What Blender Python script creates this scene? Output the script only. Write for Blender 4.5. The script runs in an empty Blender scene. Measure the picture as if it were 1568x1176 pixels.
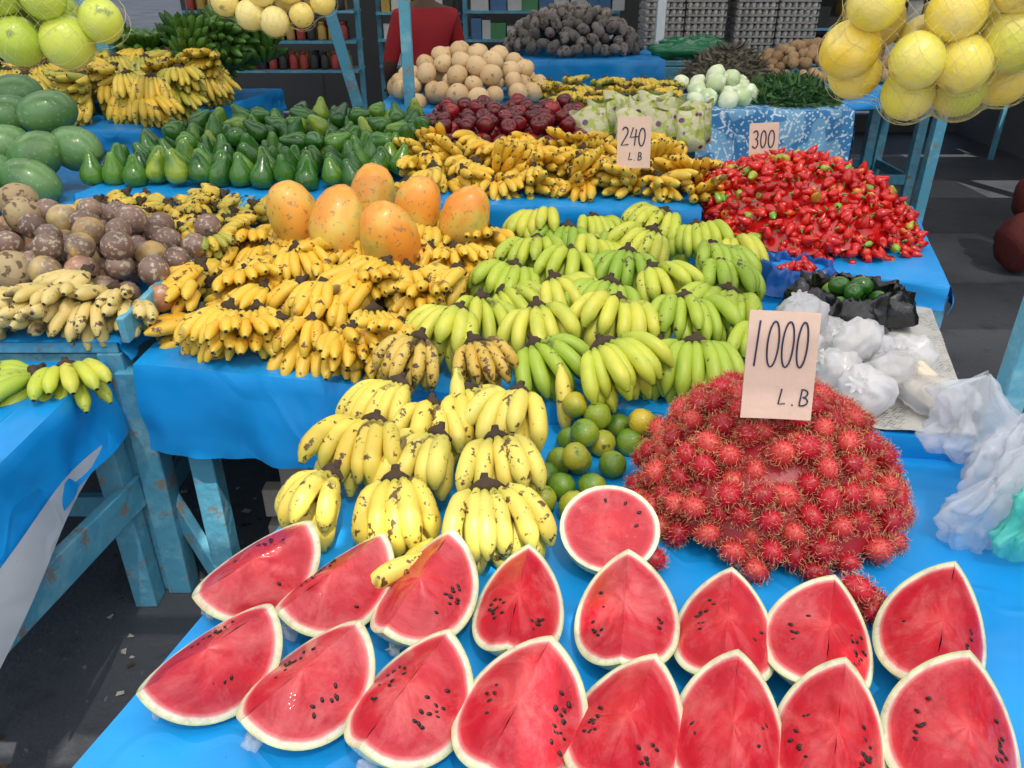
import bpy, math, random
import numpy as np
from mathutils import Matrix, Vector, Euler, noise as mn
random.seed(7); rng=np.random.default_rng(7)
D2R=math.pi/180
R=random.random
def U(a,b): return a+(b-a)*random.random()
col=bpy.context.collection
# ---------------------------------------------------------------- mesh builder
def grid(P,lc=None,mat=0,close=False):
    P=np.asarray(P,float); a,b=P.shape[:2]
    if lc is None: lc=P
    i=np.arange(a-1)[:,None]; j=np.arange(b if close else b-1)[None,:]
    j2=(j+1)%b
    q=np.stack([i*b+j,i*b+j2,(i+1)*b+j2,(i+1)*b+j],-1).reshape(-1)
    nf=len(q)//4
    return dict(v=P.reshape(-1,3),lc=np.asarray(lc,float).reshape(-1,3),l=q,s=np.full(nf,4),m=np.full(nf,mat))
class MB:
    def __init__(s): s.V=[];s.LC=[];s.RN=[];s.L=[];s.S=[];s.M=[];s.n=0
    def add(s,p,M=None,rnd=None,mat=None):
        v=p['v']
        if M is not None:
            M=np.array(M); v=v@M[:3,:3].T+M[:3,3]
        s.V.append(v); s.LC.append(p['lc'])
        if rnd is None and 'rn' in p: s.RN.append(p['rn'])
        else:
            if rnd is None: rnd=rng.random(3)
            s.RN.append(np.tile(np.asarray(rnd,float),(len(v),1)))
        s.L.append(p['l']+s.n); s.S.append(p['s'])
        s.M.append(p['m'] if mat is None else np.full(len(p['s']),mat)); s.n+=len(v)
        return s
    def proto(s):
        return dict(v=np.concatenate(s.V),lc=np.concatenate(s.LC),rn=np.concatenate(s.RN),l=np.concatenate(s.L),s=np.concatenate(s.S),m=np.concatenate(s.M))
    def obj(s,name,mats,parent=None,smooth=True,M=None,bevel=0):
        p=s.proto(); me=bpy.data.meshes.new(name)
        nv=len(p['v']); nl=len(p['l']); nf=len(p['s'])
        me.vertices.add(nv); me.vertices.foreach_set('co',p['v'].astype(np.float32).ravel())
        me.loops.add(nl); me.loops.foreach_set('vertex_index',p['l'].astype(np.int32))
        me.polygons.add(nf)
        st=np.concatenate([[0],np.cumsum(p['s'])[:-1]]).astype(np.int32)
        me.polygons.foreach_set('loop_start',st)
        me.polygons.foreach_set('loop_total',p['s'].astype(np.int32))
        for m in mats: me.materials.append(m)
        me.polygons.foreach_set('material_index',p['m'].astype(np.int32))
        me.polygons.foreach_set('use_smooth',np.full(nf,bool(smooth)))
        for nm,k in (('lc','lc'),('rnd','rn')):
            a=me.attributes.new(nm,'FLOAT_VECTOR','POINT'); a.data.foreach_set('vector',p[k].astype(np.float32).ravel())
        me.update(calc_edges=True); me.validate()
        o=bpy.data.objects.new(name,me); col.objects.link(o)
        if parent: o.parent=parent
        if M is not None: o.matrix_world=M
        if bevel:
            b=o.modifiers.new('b','BEVEL'); b.width=bevel; b.segments=2; b.limit_method='ANGLE'
        return o
def empty(name,loc=(0,0,0)):
    e=bpy.data.objects.new(name,None); e.location=loc; col.objects.link(e); e.empty_display_size=.1; return e
def T(x,y,z,rx=0,ry=0,rz=0,s=1):
    S=Matrix.Diagonal((s,s,s,1)) if not hasattr(s,'__len__') else Matrix.Diagonal((*s,1))
    return Matrix.Translation((x,y,z))@Euler((rx*D2R,ry*D2R,rz*D2R)).to_matrix().to_4x4()@S
def boxp(sx,sy,sz,mat=0):
    x,y,z=sx/2,sy/2,sz/2
    v=np.array([[-x,-y,-z],[x,-y,-z],[x,y,-z],[-x,y,-z],[-x,-y,z],[x,-y,z],[x,y,z],[-x,y,z]],float)
    l=np.array([0,3,2,1,4,5,6,7,0,1,5,4,1,2,6,5,2,3,7,6,3,0,4,7])
    return dict(v=v,lc=v.copy(),l=l,s=np.full(6,4),m=np.full(6,mat))
def beam(mb,p0,p1,w,h,mat=0):
    p0=Vector(p0);p1=Vector(p1); d=p1-p0
    M=Matrix.Translation((p0+p1)/2)@d.to_track_quat('X','Z').to_matrix().to_4x4()
    mb.add(boxp(d.length,w,h,mat),M)
def revolve(prof,n=16,rip=0,nr=5,mat=0):
    th=np.linspace(0,2*np.pi,n,endpoint=False)
    P=np.array([[(max(r,1e-4)*(1+rip*math.cos(nr*t))*math.cos(t),max(r,1e-4)*(1+rip*math.cos(nr*t))*math.sin(t),z) for t in th] for r,z in prof])
    L=np.zeros_like(P); 
    for i in range(len(prof)): L[i,:,0]=i/(len(prof)-1); L[i,:,1]=np.cos(th); L[i,:,2]=np.sin(th)
    return grid(P,L,mat,True)
def ball(rx,rz=None,n=14,m=9,mat=0):
    rz=rz or rx
    return revolve([(rx*math.sin(math.pi*i/m),-rz*math.cos(math.pi*i/m)) for i in range(m+1)],n,mat=mat)
def tube(pts,rad,n=6,mat=0,rip=0):
    pts=[Vector(p) for p in pts]; k=len(pts)
    if not hasattr(rad,'__len__'): rad=[rad]*k
    P=np.zeros((k,n,3));L=np.zeros((k,n,3)); up=None
    for i in range(k):
        t=(pts[min(i+1,k-1)]-pts[max(i-1,0)]).normalized()
        if up is None: up=t.orthogonal().normalized()
        up=(up-t*up.dot(t)).normalized(); s=t.cross(up)
        for j in range(n):
            a=2*math.pi*j/n; r=rad[i]*(1+rip*math.cos(5*a))
            P[i,j]=pts[i]+(up*math.cos(a)+s*math.sin(a))*r; L[i,j]=(i/(k-1),math.cos(a),math.sin(a))
    return grid(P,L,mat,True)
def blobify(p,amp,sc,seed=0,ridge=False,st=(1,1,1)):
    v=p['v'].copy()
    for i in range(len(v)):
        q=Vector(v[i]); w=Vector((q.x*st[0],q.y*st[1],q.z*st[2]))
        if ridge:
            f=(abs(mn.noise(w*sc+Vector((seed,0,0))))-.2)*2+.7*(abs(mn.noise(w*sc*2.3+Vector((seed,9,0))))-.2)*2
        else: f=mn.noise(w*sc+Vector((seed,0,0)))+.4*mn.noise(w*sc*2.2+Vector((seed,5,0)))
        v[i]=q+q.normalized()*amp*f
    d=dict(p); d['v']=v; return d
def poisson(fn,bb,d,tries=6000):
    pts=[]; cell={}
    for _ in range(tries):
        x=U(bb[0],bb[1]);y=U(bb[2],bb[3])
        if not fn(x,y): continue
        cx,cy=int(x//d),int(y//d); ok=True
        for i in (-1,0,1):
            for j in (-1,0,1):
                for q in cell.get((cx+i,cy+j),()):
                    if (q[0]-x)**2+(q[1]-y)**2<d*d: ok=False;break
                if not ok:break
            if not ok:break
        if ok: pts.append((x,y)); cell.setdefault((cx,cy),[]).append((x,y))
    return pts
def inpoly(poly):
    def f(x,y):
        c=False;n=len(poly)
        for i in range(n):
            x1,y1=poly[i];x2,y2=poly[(i+1)%n]
            if (y1>y)!=(y2>y) and x<(x2-x1)*(y-y1)/(y2-y1)+x1: c=not c
        return c
    return f
# ---------------------------------------------------------------- materials
class NM:
    def __init__(s,name):
        s.m=bpy.data.materials.new(name); s.m.use_nodes=True; s.nt=s.m.node_tree; s.b=s.nt.nodes['Principled BSDF']
    def n(s,t,**k):
        x=s.nt.nodes.new(t)
        for a,v in k.items(): setattr(x,a,v)
        return x
    def set(s,sock,v):
        if isinstance(v,bpy.types.NodeSocket): s.nt.links.new(v,sock)
        elif hasattr(v,'__len__') and len(v)==3 and sock.type=='RGBA': sock.default_value=(*v,1)
        else: sock.default_value=v
    def attr(s,nm): return s.n('ShaderNodeAttribute',attribute_name=nm).outputs['Vector']
    def obj(s): return s.n('ShaderNodeTexCoord').outputs['Object']
    def sep(s,v):
        x=s.n('ShaderNodeSeparateXYZ'); s.set(x.inputs[0],v); return x.outputs
    def noise(s,sc,det=2,vec=None,rough=.5,dist=0):
        x=s.n('ShaderNodeTexNoise'); s.set(x.inputs['Vector'],vec if vec else s.obj()); x.inputs['Scale'].default_value=sc; x.inputs['Detail'].default_value=det; x.inputs['Roughness'].default_value=rough; x.inputs['Distortion'].default_value=dist; return x.outputs['Fac']
    def vor(s,sc,feat='F1',vec=None):
        x=s.n('ShaderNodeTexVoronoi',feature=feat); s.set(x.inputs['Vector'],vec if vec else s.obj()); x.inputs['Scale'].default_value=sc; return x.outputs['Distance']
    def ramp(s,f,st,interp='LINEAR'):
        x=s.n('ShaderNodeValToRGB'); s.set(x.inputs[0],f); e=x.color_ramp.elements; x.color_ramp.interpolation=interp
        while len(e)<len(st): e.new(.5)
        for i,(p,c) in enumerate(st):
            e[i].position=p; e[i].color=(*c,1) if hasattr(c,'__len__') else (c,c,c,1)
        return x.outputs[0]
    def mix(s,f,a,b,bt='MIX'):
        x=s.n('ShaderNodeMix',data_type='RGBA',blend_type=bt); s.set(x.inputs[0],f); s.set(x.inputs[6],a); s.set(x.inputs[7],b); return x.outputs[2]
    def math(s,op,a,b=0.):
        x=s.n('ShaderNodeMath',operation=op); s.set(x.inputs[0],a); s.set(x.inputs[1],b); return x.outputs[0]
    def bump(s,h,st=.3,d=.01,to='Normal'):
        x=s.n('ShaderNodeBump'); x.inputs['Strength'].default_value=st; x.inputs['Distance'].default_value=d; s.set(x.inputs['Height'],h); s.nt.links.new(x.outputs[0],s.b.inputs[to]); return x
    def out(s,c,rough=.5,coat=0,spec=.5,cr=.1):
        s.set(s.b.inputs['Base Color'],c); s.set(s.b.inputs['Roughness'],rough); s.b.inputs['Coat Weight'].default_value=coat; s.b.inputs['Coat Roughness'].default_value=cr
        s.b.inputs['Specular IOR Level'].default_value=spec; return s.m
def fruit(name,cols,rough=.45,spot=None,ssc=40,sth=.6,bump=.15,bsc=60,coat=0,tint=None,tsc=12,sw=.06):
    """cols: ramp over per-fruit random value"""
    k=NM(name); r=k.sep(k.attr('rnd')); c=k.ramp(r[0],cols)
    if tint: c=k.mix(k.ramp(k.noise(tsc,3),[(.42,0),(.65,1)]),c,tint)
    if spot: c=k.mix(k.ramp(k.noise(ssc,4),[(sth,0),(sth+sw,1)]),c,spot)
    k.bump(k.noise(bsc,3),bump,.004)
    return k.out(c,rough,coat)
def plain(name,c,rough=.6,bump=0,bsc=30,metal=0,var=.25,coat=0):
    k=NM(name); dark=tuple(x*(1-var) for x in c)
    cc=k.mix(k.noise(bsc*.4,4),dark,c)
    if bump: k.bump(k.noise(bsc,4),bump,.01)
    k.b.inputs['Metallic'].default_value=metal
    return k.out(cc,rough,coat)
# bananas
def banmat(name,cols,spot,sth,ssc,green_end,rough=.42):
    k=NM(name); r=k.sep(k.attr('rnd')); l=k.sep(k.attr('lc'))
    c=k.ramp(r[0],cols)
    c=k.mix(k.ramp(k.noise(18,2),[(.35,0),(.75,.5)]),c,green_end)
    c=k.mix(k.ramp(l[0],[(.0,.75),(.2,.12),(.75,0),(.93,.4)]),c,green_end)
    sp=k.ramp(k.math('ADD',k.noise(ssc,4,rough=.65),k.math('MULTIPLY',k.math('SUBTRACT',r[1],.5),.09)),[(sth,0),(sth+.035,1)])
    c=k.mix(sp,c,spot)
    big=k.ramp(k.math('ADD',k.noise(ssc*.28,3),k.math('MULTIPLY',k.math('SUBTRACT',r[2],.5),.12)),[(sth+.03,0),(sth+.09,.8)])
    c=k.mix(big,c,tuple(x*.6 for x in spot))
    c=k.mix(k.ramp(l[0],[(.0,1),(.03,.0),(.955,0),(.975,1)]),c,(.035,.022,.012))
    k.bump(k.noise(50,3),.12,.004)
    return k.out(c,rough)
m_by=banmat('banana_yellow',[(0,(.76,.52,.05)),(.5,(.84,.64,.11)),(1,(.70,.60,.13))],(.13,.07,.02),.595,46,(.54,.56,.09))
m_bs=banmat('banana_small_ripe',[(0,(.76,.38,.02)),(.6,(.86,.52,.045)),(1,(.76,.50,.08))],(.13,.055,.016),.61,38,(.60,.50,.06))
m_bsp=banmat('banana_spotted',[(0,(.58,.36,.05)),(1,(.68,.48,.10))],(.09,.045,.018),.545,60,(.45,.36,.06))
m_bg=banmat('banana_green',[(0,(.24,.40,.03)),(.35,(.38,.50,.045)),(.7,(.56,.60,.06)),(1,(.72,.64,.09))],(.07,.05,.02),.645,40,(.25,.38,.035))
m_bp=banmat('banana_pale',[(0,(.66,.46,.13)),(1,(.78,.62,.28))],(.09,.045,.02),.60,36,(.45,.42,.12))
m_pl=banmat('plantain_green',[(0,(.04,.14,.02)),(1,(.13,.27,.035))],(.02,.03,.01),.66,30,(.04,.12,.02))
m_ply=banmat('plantain_yellow',[(0,(.80,.48,.03)),(.6,(.75,.52,.06)),(1,(.25,.34,.05))],(.06,.03,.015),.60,30,(.3,.3,.05))
m_crown=plain('banana_crown',(.06,.035,.018),.8,.5,80)
# watermelon
k=NM('watermelon_flesh'); ln=k.n('ShaderNodeVectorMath',operation='LENGTH'); k.set(ln.inputs[0],k.attr('lc'))
oi=k.n('ShaderNodeObjectInfo'); va=k.n('ShaderNodeVectorMath',operation='ADD'); k.set(va.inputs[0],k.obj()); vm=k.n('ShaderNodeMath',operation='MULTIPLY'); k.set(vm.inputs[0],oi.outputs['Random']); vm.inputs[1].default_value=13; k.nt.links.new(vm.outputs[0],va.inputs[1]); V=va.outputs[0]
rr=k.math('ADD',ln.outputs['Value'],k.math('MULTIPLY',k.math('SUBTRACT',k.noise(25,3,V),.5),.05))
fl=k.ramp(rr,[(0,(.66,.045,.05)),(.25,(.54,.012,.024)),(.74,(.46,.007,.022)),(.84,(.58,.035,.05)),(.885,(.74,.24,.22)),(.915,(.82,.78,.62)),(.96,(.72,.78,.50)),(.99,(.50,.62,.30))])
fl=k.mix(k.ramp(k.noise(11,5,V,rough=.7,dist=.6),[(.46,0),(.66,.75)]),fl,k.mix(.30,fl,(.88,.36,.34)))
fl=k.mix(k.ramp(k.noise(24,5,V,rough=.75),[(.48,0),(.68,.65)]),fl,k.mix(.55,fl,(.26,.002,.010)))
k.bump(k.noise(70,4,V),.3,.004)
k.bump(k.noise(15,4,V,rough=.6,dist=1.0),.45,.014,'Coat Normal')
m_wf=k.out(fl,k.ramp(k.noise(12,3,V),[(.3,.25),(.7,.5)]),.35,.35,.06)
k=NM('watermelon_rind'); o=k.sep(k.attr('lc')); at=k.math('ARCTAN2',o[0],o[2])
st=k.math('SINE',k.math('ADD',k.math('MULTIPLY',at,16),k.math('MULTIPLY',k.noise(22,3),6)))
c=k.mix(k.ramp(st,[(.1,0),(.8,.8)]),(.66,.68,.42),(.32,.46,.16)); c=k.mix(k.ramp(k.noise(14,3),[(.45,0),(.7,1)]),c,(.74,.70,.42))
k.bump(k.noise(12,3),.2,.01)
m_wr=k.out(c,.3,.4,.5,.12)
m_seed=plain('watermelon_seed',(.012,.008,.006),.3)
# others
m_lime=fruit('lime_peel',[(0,(.05,.16,.012)),(.5,(.15,.28,.02)),(.8,(.38,.40,.03)),(1,(.64,.42,.03))],.38,(.06,.12,.015),30,.62,.35,220,.15,tint=(.24,.32,.025),tsc=14)
m_cy=fruit('citrus_yellow',[(0,(.82,.56,.04)),(.4,(.86,.70,.10)),(.8,(.68,.70,.08)),(1,(.50,.62,.06))],.33,(.60,.48,.08),16,.60,.35,160,.2,tint=(.86,.70,.22),tsc=9)
m_cg=fruit('citrus_green',[(0,(.28,.46,.03)),(.6,(.46,.60,.05)),(1,(.66,.70,.10))],.35,(.22,.30,.05),22,.64,.3,200,.15,tint=(.56,.66,.11),tsc=9)
m_cs=fruit('citrus_cream',[(0,(.82,.64,.16)),(1,(.86,.74,.30))],.45,(.4,.3,.1),24,.62,.3,150)
m_avo=fruit('avocado_skin',[(0,(.012,.07,.010)),(.6,(.035,.15,.016)),(.82,(.12,.27,.02)),(1,(.36,.44,.04))],.22,(.10,.16,.04),70,.66,.35,90,.3,tint=(.045,.16,.014),tsc=10)
m_apple=fruit('apple_skin',[(0,(.08,.003,.006)),(.6,(.22,.006,.010)),(1,(.44,.02,.02))],.2,(.4,.2,.12),110,.70,.05,50,.3,tint=(.12,.004,.007),tsc=14)
m_pep=fruit('pepper_skin',[(0,(.50,.005,.005)),(.62,(.64,.010,.007)),(.78,(.70,.035,.008)),(.86,(.78,.18,.02)),(.92,(.30,.44,.04)),(1,(.16,.38,.04))],.2,None,40,.6,.2,60,.3)
m_stem=plain('stem_green',(.14,.30,.05),.6)
k=NM('papaya_skin'); r=k.sep(k.attr('rnd')); c=k.ramp(r[0],[(0,(.82,.27,.03)),(1,(.84,.40,.06))])
c=k.mix(k.ramp(k.noise(6,4),[(.46,0),(.6,1)]),c,(.74,.52,.10)); c=k.mix(k.ramp(k.noise(9,4,rough=.65),[(.58,0),(.68,.8)]),c,(.44,.44,.10)); c=k.mix(k.ramp(k.noise(60,4),[(.60,0),(.66,.7)]),c,(.34,.20,.08)); k.bump(k.noise(40,3),.2,.004)
m_pap=k.out(c,.38,.15)
m_pur=fruit('passionfruit_skin',[(0,(.15,.085,.065)),(.35,(.24,.14,.11)),(.6,(.33,.20,.15)),(.72,(.48,.20,.10)),(.86,(.60,.42,.11)),(1,(.48,.38,.19))],.40,(.46,.38,.27),80,.555,.4,60,.12,tint=(.22,.14,.11),tsc=14)
m_tan=fruit('mamey_skin',[(0,(.36,.26,.14)),(1,(.50,.39,.21))],.7,(.14,.09,.05),50,.55,.6,70)
m_pot=fruit('potato_skin',[(0,(.54,.36,.18)),(1,(.68,.49,.27))],.7,(.32,.20,.09),40,.62,.5,50)
m_taro=fruit('taro_skin',[(0,(.11,.10,.09)),(1,(.24,.21,.19))],.85,(.06,.045,.03),40,.55,.8,40)
m_onion=fruit('onion_skin',[(0,(.32,.19,.09)),(1,(.52,.33,.16))],.5,(.2,.1,.04),40,.62,.3,50)
m_mango=fruit('melon_green_skin',[(0,(.07,.19,.06)),(1,(.15,.29,.09))],.35,(.24,.36,.15),60,.61,.25,60,.25,tint=(.09,.22,.07),tsc=6)
m_cab=fruit('cabbage_leaf',[(0,(.50,.64,.32)),(1,(.74,.80,.56))],.5,(.78,.84,.66),25,.55,.6,30)
def leafm(name,a,b): 
    return fruit(name,[(0,a),(1,b)],.6)
m_herb=leafm('herb_leaf',(.018,.07,.02),(.07,.18,.045))
# rambutan
m_rc=fruit('rambutan_skin',[(0,(.34,.006,.018)),(.5,(.54,.014,.032)),(1,(.74,.11,.08))],.4)
k=NM('rambutan_hair'); l=k.sep(k.attr('lc')); r=k.sep(k.attr('rnd'))
c=k.ramp(l[0],[(0,(.60,.016,.04)),(.35,(.76,.09,.09)),(.65,(.78,.38,.16)),(1,(.66,.72,.26))])
c=k.mix(k.ramp(r[0],[(.35,0),(1,.7)]),c,k.mix(.65,c,(.34,.006,.03)))
m_rh=k.out(c,.4)
# cloth & hard
def clothmat(name,a,b,rough=.36):
    k=NM(name); c=k.mix(k.ramp(k.noise(3,4),[(.3,0),(.7,1)]),a,b)
    c=k.mix(k.ramp(k.noise(60,5,rough=.7),[(.68,0),(.78,.25)]),c,tuple(x*.6 for x in a))
    sp=k.ramp(k.noise(95,2),[(.76,0),(.79,.6)]); c=k.mix(sp,c,(.05,.045,.03))
    cr=k.ramp(k.math('ABSOLUTE',k.math('SUBTRACT',k.noise(2.2,2,dist=.4),.5)),[(0,1),(.02,0)])
    k.bump(k.math('ADD',k.noise(2.6,3,dist=.6),k.math('MULTIPLY',cr,.10)),.35,.05)
    return k.out(c,k.ramp(k.noise(9,3),[(.3,rough-.08),(.7,rough+.12)]),0,.4)
m_cloth=clothmat('vinyl_cloth_blue',(.004,.235,.62),(.010,.31,.75))
m_clothw=clothmat('vinyl_backing_white',(.45,.50,.55),(.62,.66,.7),.5)
k=NM('blue_painted_wood')
c=k.mix(k.ramp(k.noise(6,5,rough=.7),[(.5,0),(.62,1)]),(.09,.35,.50),(.19,.46,.58)); c=k.mix(k.ramp(k.noise(14,6,rough=.75),[(.56,0),(.62,1)]),c,(.24,.22,.19))
k.bump(k.noise(30,5),.4,.01); m_wood=k.out(c,.6)
m_bare=plain('weathered_wood',(.42,.38,.33),.8,.5,20)
m_card=plain('cardboard',(.70,.50,.40),.8,.15,60,var=.12)
m_ink=plain('ink',(.015,.02,.07),.5)
k=NM('floor_asphalt'); c=k.mix(k.ramp(k.noise(1.2,5),[(.35,0),(.7,1)]),(.040,.044,.052),(.085,.09,.10)); c=k.mix(k.ramp(k.noise(38,4,rough=.7),[(.64,0),(.68,.6)]),c,(.24,.24,.24)); c=k.mix(k.ramp(k.noise(5,5,rough=.7),[(.55,0),(.7,.7)]),c,(.022,.022,.025)); k.bump(k.noise(60,5),.35,.01); m_floor=k.out(c,.6)
m_pave=plain('pavement_concrete',(.48,.46,.43),.85,.3,12)
m_wall=plain('shed_wall',(.13,.13,.13),.85,.3,5)
m_roof=plain('roof_sheet',(.07,.075,.08),.6)
# added overhead light diffuser, out of view: scatters most sun, passes a little straight
k=NM('light_diffuser_cloth'); tl=k.n('ShaderNodeBsdfTranslucent'); tl.inputs[0].default_value=(.98,.96,.93,1); df=k.n('ShaderNodeBsdfTransparent')
mx=k.n('ShaderNodeMixShader'); mx.inputs[0].default_value=.20; k.nt.links.new(tl.outputs[0],mx.inputs[1]); k.nt.links.new(df.outputs[0],mx.inputs[2]); k.nt.links.new(mx.outputs[0],k.nt.nodes['Material Output'].inputs[0]); m_diffuser=k.m
k=NM('newspaper'); t=k.obj(); br=k.n('ShaderNodeTexBrick'); k.set(br.inputs['Vector'],t); br.inputs['Scale'].default_value=55; br.inputs['Color1'].default_value=(.10,.10,.10,1); br.inputs['Color2'].default_value=(.42,.41,.38,1); br.inputs['Mortar'].default_value=(.55,.54,.50,1); br.inputs['Mortar Size'].default_value=.04
c=k.mix(k.ramp(k.noise(7,3),[(.45,0),(.55,1)]),br.outputs[0],(.5,.49,.45)); m_news=k.out(c,.8)
k=NM('patterned_cloth'); v=k.vor(14,'DISTANCE_TO_EDGE'); v2=k.vor(45); c=k.mix(k.ramp(k.noise(6,2),[(.48,0),(.5,1)]),(.03,.20,.45),(.16,.38,.60)); c=k.mix(k.ramp(k.noise(40,2),[(.45,0),(.55,1)]),c,k.mix(k.ramp(v,[(.03,1),(.08,0)]),c,(.65,.75,.82))); c=k.mix(k.ramp(v2,[(.25,.8),(.32,0)]),c,(.6,.72,.8)); m_patt=k.out(c,.5)
def plastic(name,c,tr=.4,rough=.18,bs=.5):
    k=NM(name); k.out(c,rough,.3); k.bump(k.noise(35,4,rough=.6),bs,.01)
    if tr:
        t=k.n('ShaderNodeBsdfTransparent'); tl=k.n('ShaderNodeBsdfTranslucent'); tl.inputs[0].default_value=(*c,1)
        m1=k.n('ShaderNodeMixShader'); m1.inputs[0].default_value=.35; k.nt.links.new(k.b.outputs[0],m1.inputs[1]); k.nt.links.new(tl.outputs[0],m1.inputs[2])
        m2=k.n('ShaderNodeMixShader'); m2.inputs[0].default_value=tr; k.nt.links.new(m1.outputs[0],m2.inputs[1]); k.nt.links.new(t.outputs[0],m2.inputs[2])
        k.nt.links.new(m2.outputs[0],k.nt.nodes['Material Output'].inputs[0])
    return k.m
m_plw=plastic('plastic_white',(.90,.90,.92),.28,.15,.25); m_plc=plastic('plastic_clear',(.88,.92,.97),.6,.12,.6); m_plk=plastic('plastic_black',(.008,.008,.010),0,.22,.6); m_plb=plastic('plastic_blue',(.02,.16,.55),.25); m_plt=plastic('plastic_turquoise',(.15,.80,.66),.3)
m_cass=plain('peeled_cassava',(.82,.72,.56),.6)
k=NM('grape_bag_print'); c=k.mix(k.ramp(k.noise(22,3),[(.46,0),(.5,1)]),(.42,.50,.07),(.66,.64,.36)); c=k.mix(k.ramp(k.vor(20),[(.24,1),(.32,0)]),c,(.14,.02,.12)); k.bump(k.noise(30,4),.6,.01); m_grape=k.out(c,.2,.4)
m_egg=plain('egg_shell',(.78,.72,.66),.5); m_tray=plain('egg_tray_pulp',(.30,.30,.30),.9)
m_net=plain('net_string',(.75,.68,.35),.5)
m_shirt=plain('shirt_red',(.38,.012,.018),.8,.3,14); m_skin=plain('skin',(.12,.06,.035),.5); m_jean=plain('trousers',(.03,.04,.07),.8); m_hair=plain('hair_black',(.01,.009,.008),.7)
boxmats=[plain('box_'+n,c,.5) for n,c in (('white',(.65,.65,.62)),('blue',(.08,.2,.4)),('green',(.08,.3,.12)),('gold',(.55,.36,.08)),('red',(.4,.05,.04)))]
m_dark=plain('dark_metal',(.03,.03,.03),.5)
# ---------------------------------------------------------------- bananas
def banana(L,Rd,e0,bend,theta,start=(0,0,0),seg=11,n=8,side=0):
    e0*=D2R;bend*=D2R;theta*=D2R; p=Vector(start); pts=[];rad=[]
    prof=lambda t: (.42+.1*t/.12) if t<.10 else (.5+.5*min(1,(t-.10)/.20)**.7 if t<.72 else (max(.0,1-((t-.72)/.30)**2.2)*1.0))
    for i in range(seg+1):
        t=i/seg; a=e0-bend*t; th=theta+side*D2R*t
        pts.append(p.copy()); r=prof(t)*Rd
        if t>.93: r=max(r,.30*Rd)
        rad.append(r)
        h=Vector((math.sin(th),-math.cos(th),0)); p=p+(h*math.cos(a)+Vector((0,0,math.sin(a))))*(L/seg)
    pts.append(pts[-1]+(pts[-1]-pts[-2])*.12); rad.append(.22*Rd)
    pts.append(pts[-1]); rad.append(.001)
    pr=tube(pts,rad,n,rip=.055)
    K=len(pts); pr['lc'][:,0]=np.repeat(np.minimum(np.arange(K)/(K-2.5),1),n)
    return pr
def hand(n=7,L=.155,Rd=.019,e0=8,bend=95,spread=95,rows=2,mat=0,wf=1.55,seg=11,hw=.6):
    mb=MB(); hr=rng.random(3)
    for row in range(rows):
        m=n-row
        for i in range(m):
            a=((i+.5)/m-.5); th=a*spread+U(-5,5)
            w=Rd*wf*m*.5
            st=(a*w*1.1, -.012+row*.006, -row*Rd*1.5+U(-.003,.003))
            rn=np.clip(hr*hw+rng.random(3)*(1-hw),0,1)
            mb.add(banana(L*U(.88,1.06)*(1-.06*row)*(1-.12*abs(a)),Rd*U(.90,1.08),e0-row*14+U(-8,8),bend*U(.85,1.12)*(1-.1*row),th,st,side=-a*spread*.55,seg=seg),None,rn,mat)
    cr=tube([(-Rd*.7*n*.42,.002,-.012),(-Rd*.3*n*.4,-.002,.002),(0,-.003,.006),(Rd*.3*n*.4,-.002,.002),(Rd*.7*n*.42,.002,-.012)],[.006,.012,.015,.012,.006],7)
    mb.add(blobify(cr,.004,60,R()*9),None,None,1)
    mb.add(tube([(0,0,0),(U(-.004,.004),.012,.008),(0,.02,.016)],[.011,.009,.007],6),None,None,1)
    mb.add(tube([(0,.02,.016),(0,.021,.017)],[.007,.0005],6),None,None,1)
    return mb.proto()
def put_hand(name,x,y,z,mats,rz=0,rx=0,ry=0,**kw):
    mb=MB(); mb.add(hand(**kw)); return mb.obj(name,mats,M=T(x,y,z,rx,ry,rz))
YF=[(-.34,1.225,.86,-32,4,.135),(-.215,1.20,.865,4,5,.155),(-.045,1.165,.87,14,6,.155),(-.285,1.39,.875,-18,6,.155),(-.15,1.34,.875,-34,5,.14),(-.03,1.31,.885,8,5,.145),
    (-.25,1.53,.89,-38,6,.15),(-.10,1.49,.895,22,5,.15),(.015,1.47,.90,-22,5,.15),(-.17,1.45,.88,0,4,.13)]
for i,(x,y,z,rz,n,L) in enumerate(YF):
    put_hand('banana_bunch',x,y,z,[m_by,m_crown],rz,U(-10,6),U(-10,10),n=n,L=L*1.0,Rd=.0195,bend=U(75,95),spread=U(70,95),wf=1.35)
put_hand('spotted_banana_bunch',-.215,1.66,.94,[m_bsp,m_crown],-20,0,6,n=5,L=.135,Rd=.017,wf=1.3)
put_hand('spotted_banana_bunch',-.09,1.65,.935,[m_bsp,m_crown],22,0,-8,n=5,L=.13,Rd=.016,wf=1.3)
for (x,y,z,rz,ee) in ((-.11,1.045,.80,-62,25),(.11,1.60,.90,8,-35),(-.14,1.10,.80,-30,5),(-.12,1.52,.93,5,-30),(-.2,1.33,.88,-30,-10)):
    mb=MB(); mb.add(banana(.16,.019,ee,55,0)); mb.obj('banana',[m_by],M=T(x,y,z,0,0,rz))
GH=[(.11,2.63,.94),(.29,2.65,.94),(.52,2.65,.95),(.07,2.40,.93),(.25,2.38,.94),(.45,2.40,.96),(.70,2.45,.93),(.0,2.19,.93),(.17,2.24,.94),(.35,2.21,.96),(.60,2.25,.96),
    (-.08,1.96,.93),(.11,2.02,.945),(.26,1.99,.96),(.40,2.08,.97),(.58,2.10,.96),(-.12,1.83,.92),(.06,1.83,.93),(.26,1.86,.95),(.45,1.87,.95),(.57,1.93,.95),(.06,1.70,.915),(.22,1.64,.915),(.43,1.69,.91),(.36,1.72,.90),(-.02,2.08,.9),(.33,2.5,.93),(.62,1.78,.9),(.18,2.52,.93),(.6,2.55,.94)]
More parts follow.
